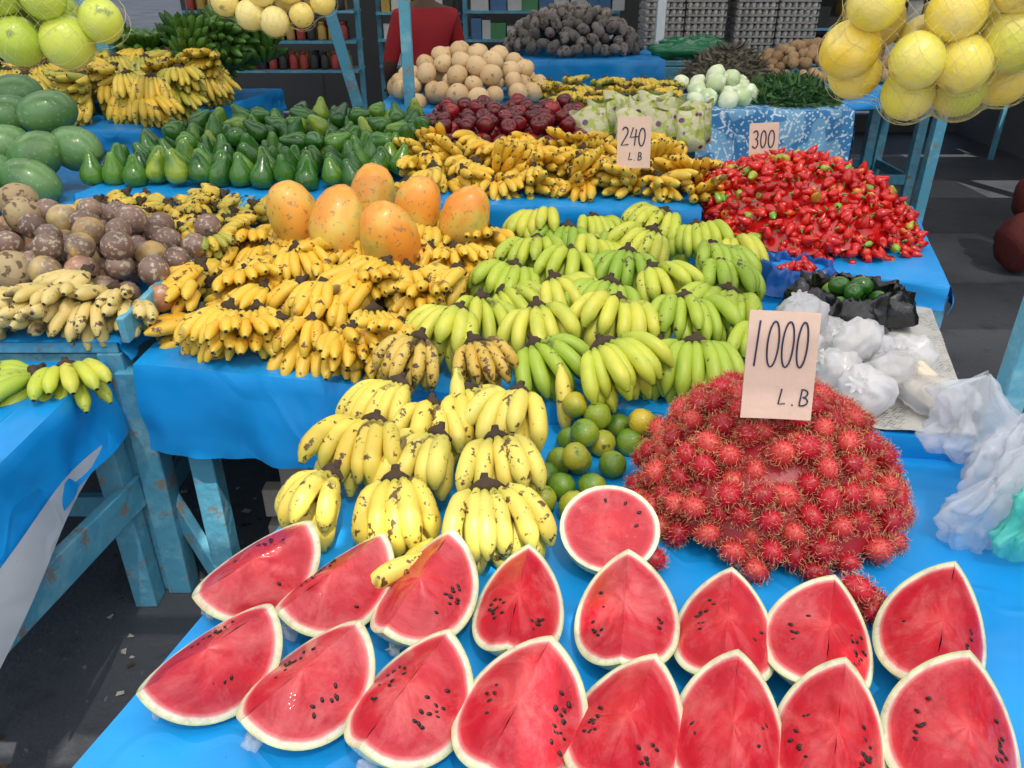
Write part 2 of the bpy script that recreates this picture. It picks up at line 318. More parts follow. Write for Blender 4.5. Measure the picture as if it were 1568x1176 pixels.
for (x,y,z) in GH:
    put_hand('green_banana_bunch',x+U(-.015,.015),y,z+U(-.01,.02),[m_bg,m_crown],U(-38,38)-8*(x-.2),U(-14,10),U(-18,18),n=random.choice([5,6,7]),L=U(.14,.17),Rd=U(.0185,.021),bend=U(75,100),spread=U(80,115),wf=1.4,hw=.85)
ypoly=inpoly([(-.84,1.90),(-.96,2.2),(-.88,2.62),(-.62,2.72),(-.06,2.72),(-.08,2.45),(-.16,2.1),(-.25,1.80),(-.32,1.78),(-.6,1.84),(-.78,1.90)])
mb=MB()
for layer,(d,dz) in enumerate(((.12,-.03),(.10,.015),(.11,.05))):
    for x,y in poisson(ypoly,(-1,0,1.7,2.75),d,2500):
        h=.845+.05*min(1,(y-1.7)/.5)+dz+U(-.012,.012)
        if layer==2 and R()<.4: continue
        mb.add(hand(n=random.choice([4,5,6]),L=U(.12,.15),Rd=U(.0155,.0185),e0=U(-5,25),bend=U(20,70),spread=U(50,90),rows=2),T(x,y,h,U(-14,10),U(-14,14),U(-75,35)))
mb.obj('ripe_banana_pile',[m_bs,m_crown])
mb=MB()
for layer,(d,dz) in enumerate(((.12,-.01),(.115,.035))):
    for x,y in poisson(lambda x,y:-.42+.1*(y-2.8)<x<.72 and 2.93-.12*x<y<3.42,(-.45,.75,2.7,3.45),d,2500):
        h=.985+.07*(y-2.8)+dz
        mb.add(hand(n=random.choice([4,5,6]),L=U(.11,.135),Rd=U(.0155,.0185),e0=U(10,50),bend=U(-20,70),spread=U(70,110),rows=3),T(x,y,h,U(-10,30),U(-20,20),U(-55,55)))
mb.obj('small_banana_pile',[m_bs,m_crown])
mb=MB()
for x,y,z in ((-1.32,2.0,.93),(-1.2,1.97,.94),(-1.08,2.0,.93),(-1.25,1.93,.92),(-1.38,1.92,.92),(-1.12,1.93,.92),(-1.03,1.98,.90),(-1.45,2.02,.94),(-1.17,2.05,.96)):
    mb.add(hand(n=5,L=.12,Rd=.0175,e0=U(-20,20),bend=U(-30,60),spread=90),T(x,y,z,U(-10,10),U(-10,10),U(-50,20)))
mb.obj('pale_banana_pile',[m_bp,m_crown])
mb=MB()
for x,y in poisson(lambda x,y:-1.5<x<-.93+(y-2.3)*.1 and 2.35<y<2.88 and y>2.35-(x+.93)*.75,(-1.6,-.8,2.3,2.9),.055,3000):
    mb.add(hand(n=4,L=.075,Rd=.015,e0=U(-10,20),bend=U(-30,40),spread=90,seg=8),T(x,y,.93+U(0,.04),U(-15,15),U(-15,15),U(-90,90)))
mb.obj('finger_banana_pile',[m_ply,m_crown])
for x,y,rz in ((-1.16,1.70,-60),(-1.27,1.66,-30),(-1.1,1.73,30),(-1.33,1.74,10)):
    put_hand('green_banana_bunch',x,y,.83,[m_bsp if x<-1.2 else m_bg,m_crown],rz,-5,0,n=5,L=.14,Rd=.018,bend=50,e0=10)
mb=MB()
for x,y in poisson(lambda x,y:-2.75<x<-1.75+.15*(y-4) and 4.05<y<4.75,(-2.8,-1.6,4,4.8),.16,1500):
    for q in range(2):
        mb.add(hand(n=7,L=.16,Rd=.019,e0=U(-60,0),bend=U(-40,40),spread=90,rows=3,seg=8),T(x,y+q*.05,1.12+.12*(y-4)+q*.09,U(-15,15),U(-14,14),U(-50,50)),mat=None)
mb.obj('yellow_plantain_pile',[m_ply,m_crown])
mb=MB()
for x,y in poisson(lambda x,y:-2.9<x<-1.5 and 4.75<y<5.4,(-2.9,-1.5,4.7,5.4),.17,1500):
    for q in range(2):
        mb.add(hand(n=7,L=.18,Rd=.021,e0=U(30,80),bend=U(0,70),spread=130,rows=3,seg=8),T(x,y,1.13+.12*q+ .16*max(0,x+2.3),U(-15,15),U(-14,14),U(-80,80)))
mb.obj('green_plantain_pile',[m_pl,m_crown])
# ---------------------------------------------------------------- watermelons
def wedge(a=.125,r=.108,ang=45):
    mb=MB(); nr,nph=10,28
    for sgn in (-1,1):
        an=-math.pi/2+sgn*ang*D2R; nx,nz=sgn*math.cos(ang*D2R),math.sin(ang*D2R); sd_=U(0,50)
        P=np.zeros((nr,nph,3))
        for i in range(nr):
            q=(i/(nr-1))
            for j in range(nph):
                ph=math.pi*j/(nph-1)
                puff=.003*math.sin(math.pi*q)*math.sin(ph)+.004*mn.noise(Vector((q*3+sd_,j*.25,0)))*math.sin(math.pi*q)
                rho=r*q*math.sin(ph); 
                P[i,j]=(rho*math.cos(an)+nx*puff,-a*q*math.cos(ph)*1.0,rho*math.sin(an)+nz*puff)
        L=P/np.array([r,a,r]); pr=grid(P,L,0)
        if sgn<0: pr['l']=pr['l'].reshape(-1,4)[:,::-1].ravel()
        mb.add(pr,rnd=(0,0,0))
    na=14; P=np.zeros((na,nph,3))
    for i in range(na):
        an=-math.pi/2+(-1+2*i/(na-1))*ang*D2R
        for j in range(nph):
            ph=math.pi*j/(nph-1); P[i,j]=(r*math.sin(ph)*math.cos(an),-a*math.cos(ph),r*math.sin(ph)*math.sin(an))
    mb.add(grid(P,P/np.array([r,a,r]),1),rnd=(0,0,0))
    sd=ball(.0025,.0043,7,5,2)
    for sgn in (-1,1):
        an=-math.pi/2+sgn*ang*D2R; e1=Vector((math.cos(an),0,math.sin(an)))
        nrm=Vector((sgn*math.cos(ang*D2R),0,math.sin(ang*D2R)))
        cnt=random.choice([1,3,5,7,11,16]); c0=U(.46,.6); f0=math.pi/2+U(-.35,.35)
        for q in range(cnt):
            rr_=random.gauss(c0,.07); ph=random.gauss(f0,.35)
            p=e1*(r*rr_*math.sin(ph))+Vector((0,-a*rr_*math.cos(ph),0))+nrm*.003
            M=Matrix.Translation(p)@nrm.to_track_quat('Y','Z').to_matrix().to_4x4()@Euler((0,U(-.6,.6),0)).to_matrix().to_4x4()@Matrix.Diagonal((1,.7,1,1))
            mb.add(sd,M,(0,0,0))
    return mb
WM=[(-.42,.995,-52,12,.108,.100),(-.285,.965,-44,8,.106,.100),(-.145,.945,-26,2,.106,.104),(.01,.915,-12,0,.098,.100),(.17,.89,-12,-2,.100,.104),(.32,.865,-14,0,.100,.100),(.462,.84,-20,2,.100,.104),(.632,.85,-25,0,.112,.110),
    (-.43,.80,-50,10,.104,.104),(-.285,.765,-40,6,.104,.104),(-.14,.735,-32,4,.104,.106),(.01,.705,-22,0,.104,.114),(.152,.69,-24,0,.104,.104),(.282,.68,-12,0,.104,.100),(.412,.67,-18,0,.104,.100),(.572,.665,-24,0,.112,.114)]
for (x,y,rz,ro,a,r) in WM:
    o=wedge(a*U(.97,1.03),r,U(46,53)).obj('watermelon_wedge',[m_wf,m_wr,m_seed])
    o.matrix_world=T(x,y,.752+r*.97,U(6,16),ro+U(-6,6),rz+U(-5,5))
    tw=MB(); tw.add(blobify(ball(.010,.014,12,9),.010,90,R()*30,True),T(0,-a*.90,-r*.55,40,0,0)); t=tw.obj('wrap_twist',[m_plc],parent=o)
mb=MB()
pr=revolve([(.001,.002)]+[(.088*i/8,.0015) for i in range(1,9)],32); pr['lc']=pr['v']/.089; pr['lc'][:,2]=0; mb.add(pr,rnd=(0,0,0),mat=0)
pr=revolve([(.088*math.cos(t),-.075*math.sin(t)) for t in np.linspace(0,math.pi/2,10)],32); pr['lc']=pr['v']/.088; mb.add(pr,rnd=(0,0,0),mat=1)
for q in range(4): mb.add(ball(.0028,.0045,7,5,2),T(math.cos(q*.5)*.055+U(-.01,.01),math.sin(q*.5)*.055,.003,90,0,U(0,360),(1,.5,1)),(0,0,0))
mb.obj('watermelon_end_piece',[m_wf,m_wr,m_seed],M=T(.172,1.10,.828,22,-4,0))
# ---------------------------------------------------------------- round fruit
def pile(name,protos,pts,mats,rot=180,tilt=None,smin=.9,smax=1.1):
    mb=MB()
    for (x,y,z) in pts:
        t=tilt if tilt is not None else rot
        mb.add(random.choice(protos),T(x,y,z,U(-t,t),U(-t,t),U(-180,180),U(smin,smax)))
    return mb.obj(name,mats)
lime=[revolve([(0,-.0275),(.010,-.0262),(.020,-.019),(.0275,-.004),(.0285,.006),(.022,.019),(.010,.0262),(.004,.0275),(0,.026)],16)]
LP=[(.18,1.55),(.197,1.455),(.14,1.385),(.21,1.37),(.127,1.47),(.10,1.295),(.16,1.29),(.1,1.385),(.31,1.53),(.26,1.46),(.295,1.42),(.12,1.225),(.07,1.33),(.24,1.53),(.06,1.25)]
pile('lime_pile',lime,[(x,y,.779) for x,y in LP]+[(.155,1.43,.82),(.19,1.50,.822),(.285,1.48,.82),(.13,1.34,.82),(.14,1.52,.84)],[m_lime],180,smin=1.,smax=1.15)
def rambutan(seed):
    random.seed(seed); mb=MB(); mb.add(ball(.0195,.023,12,8,0))
    N=125
    for i in range(N):
        z=1-2*(i+.5)/N; ph=i*2.39996+U(-.2,.2); rr_=math.sqrt(1-z*z); d=Vector((rr_*math.cos(ph),rr_*math.sin(ph),z))
        p=Vector((d.x*.019,d.y*.019,d.z*.0225)); tan=d.cross(Vector((U(-1,1),U(-1,1),U(-1,1)))).normalized()
        L=U(.009,.0145); pts=[p,p+d*L*.55+tan*L*.14,p+d*L*.78+tan*L*.65]
        mb.add(tube(pts,[.0010,.0006,.00025],3,1))
    return mb.proto()
rb=[rambutan(i) for i in range(4)]; random.seed(11)
cx,cy=.505,1.29
def rh(x,y,rx=.258,ry=.25,h=.25):
    q=((x-cx)/rx)**2+((y-cy)/ry)**2
    return .75+h*max(0,1-q)**.62 if q<1 else None
def heap3(hf,bb,d,n,layers=(0,)):
    pts=[]; cell={}
    for L in layers:
        for _ in range(n):
            x=U(bb[0],bb[1]);y=U(bb[2],bb[3]); z=hf(x,y)
            if z is None: continue
            z+=L
            if R()<.5: 
                z0=hf(x,y); z=U(max(bb[4],z-.05),z)
            key=(int(x//d),int(y//d),int(z//d)); ok=True
            for i in (-1,0,1):
                for j in (-1,0,1):
                    for kk in (-1,0,1):
                        for q in cell.get((key[0]+i,key[1]+j,key[2]+kk),()):
                            if (q[0]-x)**2+(q[1]-y)**2+(q[2]-z)**2<d*d: ok=False
            if ok and z>=bb[4]: pts.append((x,y,z)); cell.setdefault(key,[]).append((x,y,z))
    return pts
def mound(hf,c,rx,ry,dz,z0,rnd=(.1,.1,.1)):
    G=[]
    for i in range(10):
        q=i/9*.97; G.append([(c[0]+rx*q*math.cos(a),c[1]+ry*q*math.sin(a),max(z0,(hf(c[0]+rx*q*math.cos(a),c[1]+ry*q*math.sin(a)) or z0)-dz)) for a in np.linspace(0,2*math.pi,36,endpoint=False)])
    return grid(G,close=True)
rp=heap3(rh,(.2,.8,1.0,1.56,.772),.041,14000,(0,-.03))
rp+= [(.56,.985,.775),(.53,.96,.775),(.585,.955,.775),(.56,.965,.81),(.60,.98,.775),(.25,1.08,.775)]
mb=MB()
for p in rp: mb.add(random.choice(rb),T(*p,U(-180,180),U(-180,180),U(-180,180),U(.86,1.12)))
mb.add(mound(rh,(cx,cy),.25,.24,.035,.757),rnd=(0,0,0),mat=0)
mb.obj('rambutan_pile',[m_rc,m_rh])
avo=[revolve([(0,-.055),(.018,-.053),(.034,-.045),(.043,-.030),(.0445,-.012),(.038,.010),(.026,.030),(.018,.050),(.0125,.063),(.005,.068),(0,.068)],16),
     revolve([(0,-.052),(.018,-.050),(.035,-.041),(.044,-.024),(.0435,-.006),(.035,.016),(.025,.036),(.018,.050),(.010,.058),(0,.060)],16)]
mb=MB(); y=2.95; row=0
while y<3.85:
    xl=-1.63+.25*(y-2.95)-(.0); xr=-.44+.04*(y-2.9); x=xl+(row%2)*.042
    while x<xr:
        mb.add(random.choice(avo),T(x+U(-.008,.008),y-.1*(x+.45)+U(-.014,.014),1.003+.055*(y-2.93)+U(-.004,.02),U(-18,22),U(-24,24),U(0,360),U(.9,1.12)))
        if R()<.25 and row>1: mb.add(random.choice(avo),T(x+.04,y+.03,1.06+.06*(y-2.93),U(-80,80),U(-80,80),U(0,360),.95))
        x+=U(.082,.094)
    y+=.092; row+=1
mb.obj('avocado_pile',[m_avo])
ap=[revolve([(0,.020),(.006,.022),(.014,.029),(.024,.031),(.034,.022),(.037,.006),(.034,-.012),(.025,-.028),(.014,-.033),(.005,-.029),(0,-.027)][::-1],16)]
apm=MB(); 
for x,y in poisson(lambda x,y:-.40+.03*(y-3.4)<x<.33 and 3.42<y<4.0,(-.45,.4,3.3,4.05),.066,4000):
    apm.add(ap[0],T(x,y,1.02+.08*(y-3.42)+U(0,.02),U(-35,50),U(-35,35),U(0,360),U(.95,1.1)))
for x,y in poisson(lambda x,y:-.33<x<.27 and 3.5<y<3.95,(-.45,.4,3.3,4.05),.075,2000):
    apm.add(ap[0],T(x,y,1.07+.09*(y-3.42)+U(0,.02),U(-35,50),U(-35,35),U(0,360),U(.95,1.1)))
apm.obj('red_apple_pile',[m_apple])
def pepper(seed):
    random.seed(seed); mb=MB(); L=U(.032,.044); w=U(.0105,.015)
    pr=tube([(0,0,0),(.001,0,-.004),(.002,.001,-L*.3),(.001,0,-L*.6),(0,-.001,-L*.85),(0,0,-L)],[.003,w*.85,w,w*.75,w*.45,.0008],9)
    mb.add(blobify(pr,.004,80,seed),rnd=(0,0,0)); p=mb.proto(); random.seed(3); return p
peps=[pepper(i) for i in range(6)]
stp=tube([(0,0,-.002),(0,0,.004),(.003,.001,.013)],[.0055,.002,.0015],6,1)
pc=(1.03,2.80)
def ph(x,y):
    u=(x-pc[0]-.12*(2.8-y))/.38; v=(y-pc[1])/.46; q=u*u+v*v
    return .885+.22*(1-q)**.75 if q<1 else None
mb=MB(); random.seed(5)
for p in heap3(ph,(.55,1.55,2.3,3.3,.892),.026,14000,(0,-.012)):
    pr=random.choice(peps); M=T(*p,U(-180,180),U(-180,180),U(-180,180),U(.9,1.3)); rn=rng.random(3)
    if R()<.35: rn[0]*=.7
    mb.add(pr,M,rn); 
    if R()<.5: mb.add(stp,M)
mb.add(mound(ph,pc,.36,.44,.02,.888),rnd=(.1,.1,.1))
mb.obj('red_pepper_pile',[m_pep,m_stem])
pp=revolve([(0,-.115),(.02,-.112),(.052,-.098),(.076,-.064),(.083,-.02),(.078,.03),(.063,.072),(.040,.099),(.018,.109),(.008,.106),(0,.102)],24,.025)
for x,y,z,s in ((-.71,2.52,.99,1.0),(-.545,2.42,.99,1.05),(-.48,2.68,1.01,.95),(-.375,2.33,.97,1.08),(-.31,2.57,1.0,.95),(-.15,2.50,.985,.95)):
    mb=MB(); mb.add(blobify(pp,.008,11,R()*9)); mb.obj('papaya',[m_pap],M=T(x,y,z,U(-14,24),U(-20,20),U(0,360),s))
def lumpy(r,rz,n,amp,sc): return [blobify(ball(r,rz,16,10),amp,sc,i*3.7) for i in range(n)]
pf=lumpy(.041,.043,4,.003,22)
mb=MB()
for L in (0,1,2):
    for x,y in poisson(lambda x,y:-1.62<x<-.98+.1*(y-2) and 2.04+L*.05<y<2.72-L*.1-(x+1.6)*.2 ,(-1.65,-.8,2,2.8),.083,2500):
        if L==2 and (abs(x+1.3)>.2): continue
        mb.add(random.choice(pf),T(x,y,.885+.05*(y-2.0)+L*.055,U(-180,180),U(-180,180),0,U(.88,1.12)))
mb.obj('passionfruit_pile',[m_pur])
tf=lumpy(.062,.058,3,.006,14)
pile('mamey_pile',tf,[(-1.52,2.40,1.02),(-1.66,2.36,.98),(-1.60,2.52,1.03),(-1.5,2.2,.94),(-1.62,2.2,.93),(-1.75,2.45,1.0),(-1.63,2.3,1.04),(-1.42,2.12,.93)],[m_tan])
mg=lumpy(.088,.115,3,.005,9)
mb=MB()
for x,y,z,r in ((-2.02,3.18,1.07,80),(-1.86,3.12,1.05,60),(-1.74,3.2,1.06,100),(-1.98,3.0,1.0,70),(-2.05,3.35,1.16,95),(-1.88,3.32,1.18,80),(-2.15,3.1,1.12,85),(-2.1,3.5,1.22,80),(-1.82,2.98,.98,110),(-2.0,2.86,.96,90)):
    mb.add(random.choice(mg),T(x,y,z,r,0,U(60,120)))
mb.obj('green_melon_pile',[m_mango])
pt=lumpy(.05,.057,5,.006,14)
def poth(x,y):
    q=((x+.24)/.42)**2+((y-4.62)/.40)**2; return 1.06+.24*(1-q)**.6 if q<1 else None
pile('potato_pile',pt,heap3(poth,(-.7,.2,4.2,5.05,1.07),.092,5000,(0,-.05)),[m_pot])
tr=lumpy(.035,.05,4,.008,20)
def tah(x,y):
    q=((x-.42)/.46)**2+((y-6.0)/.35)**2; return 1.20+.26*(1-q)**.7 if q<1 else None
pile('taro_pile',tr,heap3(tah,(-.1,.9,5.6,6.4,1.20),.06,5000,(0,)),[m_taro])
pile('onion_pile',lumpy(.035,.034,3,.002,20),heap3(lambda x,y:(lambda q:1.10+.18*(1-q)**.7 if q<1 else None)(((x-1.95)/.5)**2+((y-5.3)/.4)**2),(1.4,2.5,4.9,5.75,1.12),.06,4000,(0,)),[m_onion])
pile('green_mango_pile',lumpy(.05,.065,3,.003,12),heap3(lambda x,y:(lambda q:1.0+.3*(1-q)**.7 if q<1 else None)(((x+2.6)/.6)**2+((y-5.9)/.4)**2),(-3.2,-1.9,5.4,6.4,1.0),.1,3000,(0,)),[m_mango])
pile('cabbage_pile',lumpy(.05,.045,4,.008,26),[(x,y,1.09+.10*(y-4.3)) for x,y in poisson(lambda x,y:.95<x<1.28 and 4.28<y<4.7,(.9,1.3,4.2,4.7),.085,800)]+[(1.08,4.42,1.16),(1.18,4.5,1.17),(1.12,4.6,1.18)],[m_cab])
mb=MB(); bl=grid([[(-.004,0,0),(.004,0,0)],[(-.006,0,.03),(.006,0,.03)],[(-.001,.004,.06),(.001,.004,.06)]])
for _ in range(1800):
    a=U(0,6.28);q=math.sqrt(R()); x=1.50+.24*q*math.cos(a); y=4.5+.22*q*math.sin(a); mb.add(bl,T(x,y,1.06+.10*(1-q*q)+U(-.02,.01),U(-110,110),U(-110,110),U(0,360),U(.7,1.5)))
mb.obj('herb_heap',[m_herb])
mb=MB()
for _ in range(1500):
    a=U(0,6.28);q=math.sqrt(R()); x=1.28+.26*q*math.cos(a); y=5.0+.2*q*math.sin(a); mb.add(bl,T(x,y,1.10+.17*(1-q*q)+U(-.02,.01),U(-110,110),U(-110,110),U(0,360),U(.7,1.5)))
mb.obj('dried_herb_heap',[leafm('dry_leaf',(.08,.07,.05),(.2,.17,.12))])
for i,(x,y) in enumerate(((.38,3.60),(.52,3.56),(.66,3.58),(.79,3.60),(.42,3.76),(.58,3.76),(.72,3.78),(.85,3.72),(.5,3.9),(.68,3.92))):
    G=[]
    for q in range(16):
        t=q/15; w=.075*(1+.25*max(0,t-.75)*4*.5); dpt=.045*math.sin(min(1,t/.25)*math.pi/2)*(1-max(0,(t-.45)/.55))**.8+.002
        G.append([(w*math.cos(a)*(1+.05*math.sin(5*a+i)),dpt*math.sin(a)*(1+.4*mn.noise(Vector((3*math.cos(a)+i,t*4,0)))),.19*t+.012*math.sin(3*a+i)*t) for a in np.linspace(0,2*math.pi,28,endpoint=False)])
    mb=MB(); mb.add(grid(G,close=True)); mb.obj('grape_bag',[m_grape],M=T(x,y,.965+.06*(y-3.6),U(-22,5),U(-14,14),U(-30,30)))
mb=MB()
for x,y in poisson(lambda x,y:.2<x<.88 and 4.3<y<4.8,(.1,.9,4.3,4.8),.12,800):
    mb.add(hand(n=6,L=.1,Rd=.016,e0=U(-25,5),bend=U(-60,10),spread=110,seg=8),T(x,y,1.10+.08*(y-4.3),0,0,U(-50,50)))
mb.obj('ripe_plantain_pile',[m_ply,m_crown])
# ---------------------------------------------------------------- hanging citrus nets
def net(name,c,pts,fr,mat,n):
    par=empty(name,c); mb=MB(); pts=[Vector(p)-Vector(c) for p in pts]
    for p in pts: mb.add(blobify(ball(fr,fr*.93,24,16),.003,12,R()*50),T(*p,U(-180,180),U(-180,180),0,U(.88,1.08)))
    mb.obj('fruit',[mat],parent=par)
    def ext(d):
        best=0
        for p in pts:
            t=p.dot(d); q=(p-d*t).length
            if q<fr*1.08: best=max(best,t+math.sqrt(max(0,(fr*1.08)**2-q*q)))
            else: best=max(best,(t+fr)*.80-(q-fr)*.35)
        return best
    nb=MB(); K=n
    for sg in (-1,1):
        for i in range(K):
            rs=[];ds=[]
            for j in range(61):
                t=j/60; ph=math.pi*(.02+.96*t); a=2*math.pi*i/K+sg*t*2.6
                d=Vector((math.sin(ph)*math.cos(a),math.sin(ph)*math.sin(a),-math.cos(ph))); ds.append(d); rs.append(ext(d))
            rs=[max(rs[j],(rs[max(j-1,0)]+rs[min(j+1,60)])/2) for j in range(61)]
            nb.add(tube([d*(r_+.0015) for d,r_ in zip(ds,rs)],.0004,3))
    top=max(p.z for p in pts)+fr
    nb.add(tube([(0,0,top-.02),(0.004,0,top+.2),(0,0,2.62-c[2])],.004,5),mat=0)
    nb.obj('net',[m_net],parent=par)
CR=[(.645,1.62,1.575),(.66,1.58,1.66),(.68,1.66,1.53),(.74,1.54,1.565),(.765,1.60,1.50),(.82,1.53,1.56),(.86,1.60,1.505),(.79,1.54,1.645),(.71,1.60,1.735),(.90,1.53,1.60),(.94,1.60,1.53),(.97,1.55,1.62),(.88,1.52,1.69),(1.02,1.62,1.58),(1.04,1.58,1.67),(.80,1.66,1.59),(.96,1.55,1.71),(.80,1.58,1.75),(.72,1.70,1.62),(.9,1.68,1.62),(1.0,1.7,1.68),(.88,1.62,1.78),(.98,1.64,1.79),(.85,1.66,1.70)]
net('citrus_net_bag',(.85,1.60,1.625),[(a,b,c-.015) for a,b,c in CR],.053,m_cy,40)
CL=[(-1.20,1.93,1.66),(-1.10,1.90,1.62),(-1.00,1.92,1.615),(-.92,1.93,1.66),(-1.22,1.95,1.76),(-1.12,1.9,1.72),(-1.02,1.9,1.71),(-.93,1.94,1.76),(-1.07,1.94,1.80),(-1.16,1.98,1.84),(-1.3,1.96,1.68),(-1.3,1.96,1.78),(-1.05,2.0,1.66),(-1.15,2.0,1.68),(-.98,2.0,1.82)]
net('green_citrus_net_bag',(-1.09,1.95,1.645),[(a,b,c-.065) for a,b,c in CL],.055,m_cg,30)
CC=[(-.95,2.88,1.70),(-.87,2.88,1.66),(-.79,2.87,1.64),(-.70,2.88,1.66),(-.63,2.9,1.70),(-.91,2.9,1.76),(-.82,2.88,1.73),(-.73,2.88,1.74),(-.66,2.9,1.79),(-.78,2.9,1.82),(-.87,2.92,1.84),(-.79,2.95,1.7)]
net('cream_citrus_net_bag',(-.79,2.90,1.63),[(a,b,c-.10) for a,b,c in CC],.046,m_cs,24)
CX=[(.55,1.9,1.74),(.64,1.88,1.71),(.73,1.9,1.72),(.60,1.9,1.81),(.69,1.9,1.80),(.78,1.92,1.79),(.66,1.95,1.88)]
net('green_citrus_net_bag',(.66,1.92,1.79),CX,.05,m_cg,20)
# ---------------------------------------------------------------- tables & cloths
def cloth(name,C,z,hang,mat,parent,seed=0,mats=None,res=34):
    A,B,Cc,Dd=[Vector((*c,0)) for c in C]; mb=MB()
    def topz(p): return z+.004+.002*mn.noise(Vector((p.x*7+seed,p.y*7,0)))+.0025*(1-min(1,abs(mn.noise(Vector((p.x*3+seed,p.y*2,4))))*11))
    G=[]
    for i in range(res+1):
        rowp=[]
        for j in range(res+1):
            u=j/res;v=i/res; p=(A*(1-u)+B*u)*(1-v)+(Dd*(1-u)+Cc*u)*v
            rowp.append((p.x,p.y,topz(p)))
        G.append(rowp)
    mb.add(grid(G))
    ed={'f':(A,B),'r':(B,Cc),'b':(Cc,Dd),'l':(Dd,A)}
    for sd,hh in hang.items():
        P0,P1=ed[sd]; d=(P1-P0).normalized(); o=Vector((d.y,-d.x,0)); n=max(10,int((P1-P0).length*45)); J=14
        G=[]
        for i in range(J+1):
            rowp=[]
            for j in range(n+1):
                u=j/n; p=P0+(P1-P0)*u; dep=hh*(i/J)*(1+.12*mn.noise(Vector((u*5+seed,3,1))) if i else 1)
                f=i/J
                off=.006*min(1,i*2)+ (.035*mn.noise(Vector((u*(P1-P0).length*6+seed,f*1.2,2)))+.016*mn.noise(Vector((u*(P1-P0).length*15+seed,f*2,7))))*f**.7+.012*f
                zz=topz(p) if i==0 else z+.002-dep
                q=p+o*off+d*.02*f*mn.noise(Vector((u*9,seed,f)))
                rowp.append((q.x,q.y,zz))
            G.append(rowp)
        mb.add(grid(G))
    return mb.obj(name,[mat],parent=parent)
def table(name,C,z,hang,cm=None,legs=(0,1,2,3),seed=0,rails=True,low=True,inset=.05):
    par=empty(name); cen=sum((Vector(c) for c in C),Vector((0,0)))/4; mb=MB()
    ins=[Vector(c)+(cen-Vector(c)).normalized()*inset for c in C]
    top=MB(); v=np.array([[*(Vector(c)+(cen-Vector(c)).normalized()*.012),z-.03] for c in C]+[[*(Vector(c)+(cen-Vector(c)).normalized()*.012),z-.001] for c in C])
    top.add(dict(v=v,lc=v.copy(),l=np.array([0,3,2,1,4,5,6,7,0,1,5,4,1,2,6,5,2,3,7,6,3,0,4,7]),s=np.full(6,4),m=np.zeros(6,int)))
    top.obj('tabletop',[m_wood],parent=par,smooth=False)
    for i in legs: beam(mb,(*ins[i],0),(*ins[i],z-.032),.065,.065)
    if rails:
        for i in range(4):
            a,b=ins[i],ins[(i+1)%4]; beam(mb,(*a,z-.085),(*b,z-.085),.03,.09)
            if low: beam(mb,(*a,.30),(*b,.30),.028,.07)
    mb.obj('frame',[m_wood],parent=par,smooth=False,bevel=.004)
    if hang is not None: cloth('cloth',C,z,hang,cm or m_cloth,par,seed)
    return par
table('watermelon_table',[(-.64,.50),(.90,.42),(.985,1.50),(-.31,1.69)],.75,{'l':.16,'f':.3,'r':.2},seed=1,low=False,inset=.12)
table('banana_table',[(-.97,1.795),(.985,1.42),(1.33,2.45),(-.93,2.9)],.80,{'f':.25,'r':.14},seed=2,low=False,inset=.12)
table('avocado_table',[(-1.63,2.91),(.66,2.69),(.80,4.12),(-1.45,4.15)],.95,{'f':.2,'r':.1,'l':.12},seed=3)
table('pepper_table',[(.64,2.42),(1.27,2.14),(1.55,3.0),(.83,3.32)],.88,{'f':.07,'r':.09},seed=4)
table('potato_table',[(-.70,4.22),(.93,4.20),(.95,5.1),(-.70,5.1)],1.05,{'f':.15},seed=5)
table('herb_table',[(.96,4.20),(1.75,4.18),(1.80,4.8),(.97,4.8)],1.05,{'f':.29,'r':.29},m_patt,seed=6)
table('passionfruit_table',[(-2.1,1.84),(-1.02,1.84),(-.99,2.88),(-2.1,2.95)],.84,{'r':.05},seed=7)
table('left_table',[(-2.1,1.0),(-1.06,1.0),(-1.06,1.83),(-2.1,1.83)],.79,{'r':.20,'f':.07},seed=8,low=False)
table('melon_table',[(-2.5,2.98),(-1.66,2.96),(-1.55,3.6),(-2.5,3.7)],.90,{'f':.15},seed=9)
table('plantain_table',[(-2.9,3.98),(-1.78,3.93),(-1.5,5.4),(-2.9,5.4)],1.0,{'f':.10,'r':.12},seed=10)
table('taro_table',[(.05,5.55),(1.0,5.5),(1.0,6.45),(.05,6.45)],1.16,{'f':.3},seed=11)
table('onion_table',[(1.35,4.9),(2.6,4.85),(2.6,5.8),(1.35,5.8)],1.08,{'f':.12},seed=12)
table('egg_table',[(1.02,6.3),(2.5,6.3),(2.5,6.9),(1.02,6.9)],1.08,None)
mb=MB(); beam(mb,(-1.10,1.05,.47),(-1.06,2.02,.36),.03,.10); beam(mb,(-1.03,1.9,.36),(-.86,1.80,.05),.03,.06); beam(mb,(-1.02,1.86,.0),(-1.01,1.86,.76),.07,.07)
mb.obj('table_side_rail',[m_wood],smooth=False,bevel=.004)
mb=MB(); beam(mb,(-.66,2.0,.0),(-.66,2.0,.60),.07,.09); beam(mb,(-.76,1.97,.25),(-.56,1.97,.25),.05,.10); beam(mb,(-.76,1.97,.12),(-.56,1.97,.12),.05,.09); mb.obj('timber_block',[m_bare],smooth=False,bevel=.004)
mb=MB(); beam(mb,(-1.0,1.84,.875),(-.95,2.86,.93),.02,.07); mb.obj('divider_board',[m_wood],smooth=False,bevel=.003)
mb=MB(); G=[[(-1.035+.01*math.sin(6*u),1.1+.62*u,.62-(.16*(1-u)+.02)*v+.03*math.sin(3*u)) for u in np.linspace(0,1,16)] for v in np.linspace(0,1,8)]
mb.add(grid(G)); mb.obj('cloth_backing',[m_clothw])
mb=MB(); A,B,C_,D_=[Vector((*p,0)) for p in ((.70,1.48),(1.0,1.43),(1.30,2.34),(1.08,2.40))]
